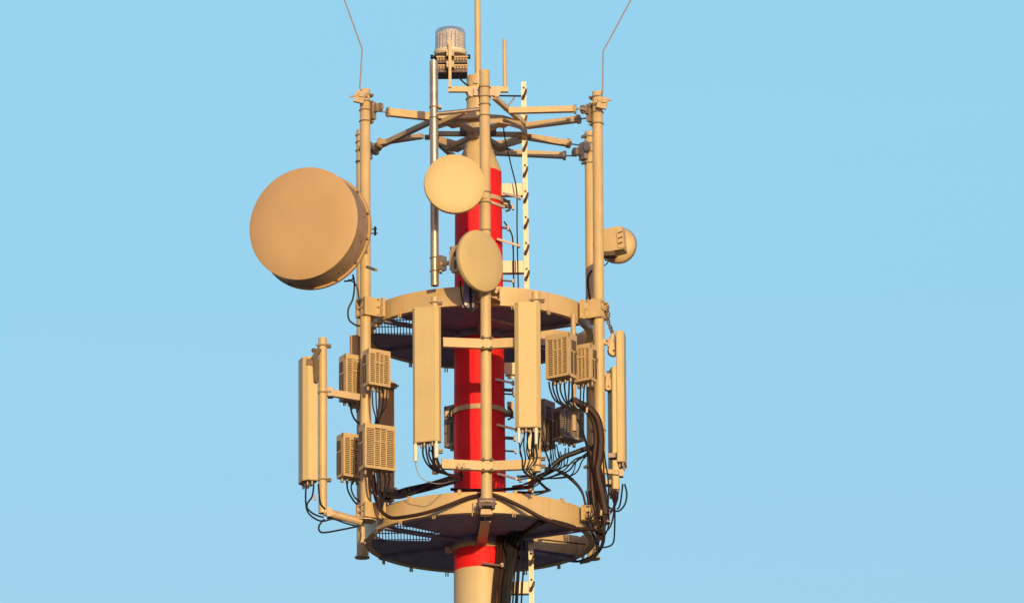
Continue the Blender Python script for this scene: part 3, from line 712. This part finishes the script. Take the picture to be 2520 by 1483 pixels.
# rim cable of the lower platform
def rimc(pts): return pts
cable([(1192, 1214, -1.34), (1150, 1224, -1.33), (1100, 1243, -1.33), (1050, 1260, -1.31), (1000, 1270, -1.25), (960, 1272, -1.13), (935, 1252, -1.05), (922, 1215, -0.98), (915, 1180, -0.98)], 0, 4.6, 'brown cable arching from the front post to the left along the lower rim', 'brown', name='cable_bundle')
cable([(1206, 1214, -1.34), (1240, 1226, -1.33), (1290, 1250, -1.33), (1330, 1272, -1.29), (1370, 1288, -1.2), (1420, 1300, -1.05), (1460, 1300, -0.9)], 0, 5.0, 'brown cable arching from the front post to the right along the lower rim', 'brown', name='cable_bundle')
# black trunk from left post to mast
for k in range(6):
    o = k * 3.2 - 8
    cable(jitter([(918, 1165, -0.95), (925, 1205 + o * .3, -0.95), (950, 1219 + o * .6, -0.9), (1000, 1210 + o * .9, -0.75), (1050, 1196 + o, -0.6), (1100, 1184 + o, -0.4), (1135, 1170 + o, -0.31)], 2.0), 0, 3.4, 'black trunk cable from the left post to the red mast above the lower rim', 'cable', 'trunk cables left of the mast')
cable([(1122, 1186, -0.3), (1080, 1196, -0.5), (1020, 1212, -0.7), (950, 1226, -0.9), (925, 1240, -1.0)], 0, 3, 'black trunk cable from the left post to the red mast above the lower rim', 'cable', 'trunk cables left of the mast')
cable([(1110, 1203, -0.9), (1180, 1205, -1.1), (1240, 1203, -1.0), (1290, 1200, -0.6)], 0, 4, 'black cable lying level just above the lower rim in front of the mast')
# jumpers under the left broad panel
for k in range(5):
    x = 1040 + 8 * k
    cable(jitter([(x, 1093), (x + 1, 1118), (x + 12, 1142 + 2 * k), (x + 34, 1160 + 2 * k), (1115, 1168 + k, -1.0), (1135, 1176, -0.5)], 1.5), -1.70, 2.3, 'black jumper looping from the broad left panel foot to the mast', 'cable', 'jumpers of the broad left panel')
cable([(1022, 1128), (1024, 1150), (1034, 1172), (1055, 1185), (1085, 1189), (1120, 1180, -1.2)], -1.78, 1.1, 'thinnest grey cable looping from the silver sleeve of the broad left panel', 'wire')
# jumpers under the right broad panel
for k in range(5):
    x = 1279 + 10 * k
    cable(jitter([(x, 1060), (x + 1, 1095), (x + 6 - k, 1130), (x + 8 - 6 * k, 1160), (1316 + 3 * k, 1180), (1300, 1190 + 3 * k, -1.2), (1262, 1196, -0.5)], 2.0), -1.66, 1.8, 'black jumper looping below the broad right panel', 'cable', 'jumpers of the broad right panel')
for k in range(3):
    cable(jitter([(1272, 1170 + 5 * k, -0.4), (1310, 1172 + 2 * k, -0.9), (1345, 1200 + 2 * k, -1.0), (1351, 1206, -1.0), (1310, 1209 + 4 * k, -0.95), (1270, 1208 + 2 * k, -0.5)], 1.5), 0, 1.8, 'black cable folding back in a sharp hairpin above the lower rim', 'cable', 'hairpin cables right of the mast')
# left panel cables
for k, pts in enumerate([[(753, 1192), (752, 1230), (757, 1258), (775, 1275), (795, 1281), (820, 1276), (850, 1286), (884, 1295)], [(772, 1192), (768, 1220), (756, 1238), (758, 1252), (775, 1265), (796, 1272)], [(783, 1190), (786, 1222), (790, 1240), (800, 1252)]]):
    cable(pts, -0.97, 2.2, 'black cable looping under the farthest left panel', 'cable', 'cables of the farthest left panel')
cable([(798, 1276), (786, 1290), (785, 1303), (797, 1309), (840, 1302), (884, 1293)], -0.97, 2.3, 'black cable hanging in a long flat loop below the lower left arm')
for x0, xm, lab in ((862, 878, 'upper'),):
    cable([(862, 992), (864, 1010), (872, 1030), (884, 1042)], -0.68, 2.4, 'single black cable hanging from the upper radio unit behind the left post')
cable([(853, 1182), (856, 1205), (868, 1228), (886, 1248)], -0.68, 2.3, 'black cable hanging from the lower radio unit behind the left post', 'cable', 'cables of the lower left radio unit')
cable([(868, 1182), (864, 1200), (872, 1222), (888, 1234)], -0.66, 2.0, 'black cable hanging from the lower radio unit behind the left post', 'cable', 'cables of the lower left radio unit')
for k in range(5):
    x = 915 + 9 * k
    cable(jitter([(x, 952), (x + 1, 975), (x + 4 - 2 * k, 1000), (925 + 2 * k, 1030), (922 + 2 * k, 1050, -0.9)], 1.5), -1.06, 1.9, 'dark jumper hanging below the upper radio unit on the left post', 'brown' if k < 3 else 'cable', 'jumpers of the upper left radio unit')
for k in range(6):
    x = 905 + 10 * k
    cable(jitter([(x, 1158), (x + 2, 1180), (x + 8 - 2 * k, 1205), (928 + 3 * k, 1225), (935 + k, 1250)], 2), -1.06, 2.6, 'dark jumper hanging below the largest left radio unit', 'brown' if k < 3 else 'cable', 'jumpers of the largest left radio unit')
# big dish cables
cable([(868, 676, -1.05), (872, 700), (868, 735), (857, 760), (858, 785), (872, 798), (886, 802)], -0.95, 2.3, 'black cable hanging from the large drum dish down the left post')
cable([(848, 692, -1.2), (862, 690), (872, 682)], -1.05, 2.2, 'short black cable stub under the large drum dish')
cable([(858, 688, -1.1), (872, 696), (880, 712), (884, 740)], -1.0, 1.7, 'thin dark cable from the large drum dish into the left post bracket', 'brown')
# tilted dish cables over the upper rim
for k in range(2):
    cable([(1132 + 22 * k, 690, -1.5), (1135 + 22 * k, 725), (1142 + 16 * k, 750), (1160 + 3 * k, 766), (1180, 748)], -1.42, 3.2 if k else 2.0, 'dark cable looping below the tilted dish over the upper rim', 'cable', 'cables of the tilted dish')
t = thing('junction_box', 'dark box with a bright bolt under the tilted dish', 'box', W(1155, 735, -1.38))
b = MB(t.location); b.box(W(1154, 722, -1.38), (0.13, 0.06, 0.34), Matrix.Rotation(R(4), 3, 'Y')); b.build('case', 'floor', t); b = MB(t.location); b.cyl(W(1146, 748, -1.42), W(1146, 748, -1.44), 0.016, n=10); b.build('bolt', 'tag', t)
# right hand cables
for k in range(7):
    x = 1351 + 9.5 * k
    cable(jitter([(x, 938), (x + 1, 960), (x + 14 - 2.5 * k, 985), (1392 + 4 * k, 1002), (1418 + 3 * k, 1012)], 2), -0.98, 2.2, 'black jumper hanging below the nearer upper right radio unit', 'cable', 'jumpers of the upper right radio units')
for k in range(3):
    x = 1430 + 8 * k
    cable(jitter([(x, 945), (x - 1, 968), (x - 3, 990), (1428 + 4 * k, 1012)], 1.5), -0.9, 1.9, 'black jumper below the radio unit beside the right post', 'cable', 'jumpers beside the right post')
cable([(1405, 980), (1425, 992), (1450, 1005), (1470, 1032), (1478, 1075), (1476, 1120), (1470, 1160), (1482, 1220), (1490, 1265)], -0.86, 9.0, 'thickest brown cable bundle bending down along the right post', 'brown', name='cable_bundle')
cable([(1413, 988), (1440, 1008), (1460, 1035), (1466, 1080), (1462, 1130), (1468, 1190), (1484, 1250), (1486, 1290)], -0.83, 6.5, 'brown cable inside the thick bundle along the right post', 'brown')
cable([(1400, 1000), (1425, 1040), (1442, 1090), (1458, 1150), (1476, 1215), (1488, 1270)], -0.84, 3.0, 'black cable slanting across the shaded radio unit to the right post')
for k in range(9):
    x0 = 1450 + 5 * k
    cable(jitter([(x0 - 4, 1095), (x0 - 2, 1140), (x0 + 4, 1190), (x0 + 8, 1240), (1470 + 3 * k, 1290), (1466 + 2 * k, 1330)], 3, 0), -0.82 + 0.012 * k, 1.9, 'thin cable in the tangle running down the foot of the right post', 'brown' if k % 2 else 'cable', 'cable tangle at the right post foot')
cable([(1360, 1145), (1385, 1125), (1410, 1115), (1440, 1104), (1460, 1102)], -0.6, 6.5, 'thick dark cable bundle bridging from the shaded radio unit to the right post', 'cable', name='cable_bundle')
for k in range(3):
    cable(jitter([(1340, 1150 + 4 * k), (1362, 1153), (1392, 1165 + 3 * k), (1415, 1185 + 2 * k), (1432, 1210), (1440, 1240)], 1.5), -0.6, 2.6, 'black cable curving down to the right end of the lower rim', 'cable', 'cables curving to the lower rim')
for k in range(4):
    cable(jitter([(1372 + 8 * k, 1112 - 4 * k), (1376 + 6 * k, 1130), (1372 + 4 * k, 1148), (1345 - 6 * k, 1160 + 4 * k), (1318, 1172 + 3 * k)], 3), -0.5, 1.6, 'thin black cable in the knot below the shaded radio units', 'cable', 'knot of cables below the shaded radio units')
for k, pts in enumerate([[(1507, 1216, .5), (1512, 1240, .3), (1512, 1300, 0), (1508, 1335, -.4), (1490, 1345, -.6), (1476, 1344, -.7)], [(1514, 1216, .5), (1510, 1260, 0.2), (1503, 1290, -.3), (1490, 1308, -.6), (1478, 1312, -.7)], [(1537, 1190, -.7), (1542, 1215, -.7), (1537, 1240, -.7), (1522, 1256, -.7), (1505, 1252, -.7), (1492, 1240, -.75)], [(1532, 1190, -.7), (1528, 1225, -.7), (1524, 1244, -.7), (1518, 1252, -.7)]]):
    cable(pts, 0, 2.2, 'black cable looping in the air right of the lower platform', 'cable', 'loops right of the lower platform')
for k in range(4):
    cable(jitter([(1503 + 6 * k, 1210, .5), (1508 + 4 * k, 1228, .4), (1512, 1245, .3), (1500, 1262, 0)], 2), 0, 2.4, 'dark jumper below the lower far right panel', 'brown', 'jumpers of the lower far right panel')
for k in range(6):
    cable(jitter([(1452 + 6 * k, 1255), (1444 + 4 * k, 1278), (1450 + 5 * k, 1300), (1474 + 3 * k, 1306), (1486, 1288 - 4 * k), (1478 + 2 * k, 1262)], 4), -0.84 - .01 * k, 1.5, 'thin cable coiled round the foot of the right post', 'brown' if k % 3 else 'cable', 'coils at the right post foot')
for k in range(4):
    cable(jitter([(1441 + 4 * k, 1210), (1446 + 3 * k, 1245), (1440 + 5 * k, 1285), (1462 + 3 * k, 1320), (1470, 1352)], 4), -0.6, 1.7, 'black cable hugging the left side of the right post', 'cable', 'cables hugging the right post')
for k in range(3):
    cable(jitter([(1472 + 4 * k, 1275), (1482 + 3 * k, 1310), (1478 + 2 * k, 1345), (1455, 1372 + 3 * k), (1425, 1384 + k)], 2), -0.55, 2.4, 'black cable wrapping under the right end of the lower rim', 'cable', 'cables under the lower rim')
for k in range(5):
    cable(jitter([(1352 + 5 * k, 1092), (1354 + 4 * k, 1115), (1352 + 6 * k, 1142, -.2), (1346, 1160, -.5), (1320, 1174, -.8)], 3), 0.1, 1.5, 'thin black cable below the shaded radio units', 'cable', 'cables below the shaded radio units')
cable([(1330, 1070, -1.2), (1342, 1110, -1.1), (1352, 1150, -.9), (1322, 1176, -.9), (1290, 1190, -.6)], 0, 2.2, 'black cable slanting from the broad right panel into the cable knot')
cable([(1100, 1178, -.9), (1040, 1203, -1.0), (985, 1222, -1.0), (945, 1218, -1.0)], 0, 4.4, 'thick black tied bundle lying along the left of the lower rim', 'cable', name='cable_bundle')
for k, (x, y) in enumerate([(957, 1220), (1003, 1208), (1056, 1194), (1098, 1184)]):
    c = W(x, y, -0.95 + 0.14 * k); b = MB(); b.ring(c, 0.042, 0.010, (1, 0.5, 0.15), 16); solo(b, 'cable_tie', 'cable', 'black tie strapped round the trunk cables left of the mast', 'cable tie', 'ties on the trunk cables', loc=c)
for k in range(5):
    cable(jitter([(1288 + 9 * k, 1062, -1.66), (1284 + 11 * k, 1110, -1.62), (1304 + 7 * k, 1150, -1.5), (1330 - 5 * k, 1178, -1.2), (1372 + 8 * k, 1158 + 3 * k, -.8), (1412 + 4 * k, 1132, -.7), (1450, 1116, -.75)], 5), 0, 1.5 + .3 * (k % 3), 'thin cable straying from the broad right panel to the shaded radio units', 'cable', 'stray cables below the broad right panel')
for k, (x, y, d) in enumerate([(775, 1225, -1.0), (1443, 1010, -.9), (1128, 1146, -1.75), (1140, 1146, -1.75), (1478, 1262, -.9), (1310, 1206, -1.33)]):
    c = W(x, y, d); b = MB(); b.cyl(c + Vector((0, -0.02, -0.03)), c + Vector((0.005, -0.025, 0.03)), 0.013, n=10)
    solo(b, 'cable_tag', 'clip', ['pale tag on the cables below the farthest left panel', 'pale tag on the thick bundle beside the upper right radio units', 'left of two pale tags on the lower crossarm', 'right of two pale tags on the lower crossarm', 'pale tag low on the right post cables', 'pale tag on the lower rim right of the front post'][k], 'cable tag', loc=c)
cable([(1456, 665, .75), (1448, 678), (1446, 700), (1452, 735), (1456, 748)], 0.74, 2.4, 'brown cable hooked over the back right post', 'brown')
cable([(1318, 1352, .6), (1340, 1366, .7), (1380, 1374, .8), (1420, 1380, .7), (1455, 1368, .3), (1475, 1350, -.2)], 0, 3.0, 'dark cable sagging under the right end of the lower platform', 'cable', name='cable')
cable([(1238, 488, -.2), (1252, 500, -.2), (1254, 515, -.2), (1244, 520, -.2)], 0, 2.6, 'short curled cable at the upper mast collar')
for s, lab in ((1, 'short curled cable right of the middle mast collar'), (-1, 'short curled cable left of the middle mast collar')):
    x = 1183 + 66 * s
    cable([(x, 1000, -.15), (x + 10 * s, 1010, -.15), (x + 9 * s, 1026, -.15), (x, 1032, -.15)], 0, 2.4, lab)

# ------------------------------------------------------------------ light
SUN_AZ = R(11.3); SUN_EL = R(5.5)               # to the right of and behind the camera
sd = Vector((math.sin(SUN_AZ) * math.cos(SUN_EL), -math.cos(SUN_AZ) * math.cos(SUN_EL), math.sin(SUN_EL)))
sl = bpy.data.lights.new('sun', 'SUN'); so = bpy.data.objects.new('sun', sl); COL.objects.link(so)
sl.energy = 3.32; sl.angle = R(0.5); sl.color = (1.0, 0.73, 0.34)
so.rotation_euler = sd.to_track_quat('Z', 'Y').to_euler(); so.location = (40, -120, 60)
w = bpy.data.worlds.new('World'); scene.world = w; w.use_nodes = True
nt = w.node_tree; ns = nt.nodes; lk = nt.links
bg = ns['Background']; sky = ns.new('ShaderNodeTexSky'); sky.sky_type = 'NISHITA'; sky.sun_disc = False
sky.sun_elevation = SUN_EL; sky.sun_rotation = math.atan2(sd.x, sd.y)
sky.air_density = 1.0; sky.dust_density = 0.6; sky.ozone_density = 1.0
tint = ns.new('ShaderNodeMix'); tint.data_type = 'RGBA'; tint.blend_type = 'MULTIPLY'; tint.inputs['Factor'].default_value = 1
gm = ns.new('ShaderNodeTexCoord'); sx = ns.new('ShaderNodeSeparateXYZ'); lk.new(gm.outputs['Generated'], sx.inputs[0])
mr = ns.new('ShaderNodeMapRange'); mr.interpolation_type = 'SMOOTHSTEP'; mr.inputs['From Min'].default_value = 0.25; mr.inputs['From Max'].default_value = 0.9
lk.new(sx.outputs['Y'], mr.inputs['Value'])                 # the clear blue side of the sky, opposite the low sun
tm = ns.new('ShaderNodeMix'); tm.data_type = 'RGBA'; tm.inputs['A'].default_value = (1.5, 1.38, 2.1, 1); tm.inputs['B'].default_value = (1.33, 1.88, 2.14, 1)
mz = ns.new('ShaderNodeMapRange'); mz.inputs['From Min'].default_value = 0.20; mz.inputs['From Max'].default_value = 0.36
lk.new(sx.outputs['Z'], mz.inputs['Value'])
bz = ns.new('ShaderNodeMix'); bz.data_type = 'RGBA'; bz.inputs['A'].default_value = (1.36, 1.43, 1.77, 1); bz.inputs['B'].default_value = (1.44, 2.35, 2.60, 1)
lk.new(mz.outputs['Result'], bz.inputs['Factor']); lk.new(bz.outputs['Result'], tm.inputs['B'])
lk.new(mr.outputs['Result'], tm.inputs['Factor']); lk.new(tm.outputs['Result'], tint.inputs['B'])
lk.new(sky.outputs['Color'], tint.inputs['A']); lk.new(tint.outputs['Result'], bg.inputs['Color'])
bg.inputs['Strength'].default_value = 0.12
vs = scene.view_settings; vs.view_transform = 'Standard'; vs.look = 'None'; vs.exposure = 0; vs.gamma = 1
scene.cycles.transparent_max_bounces = 16
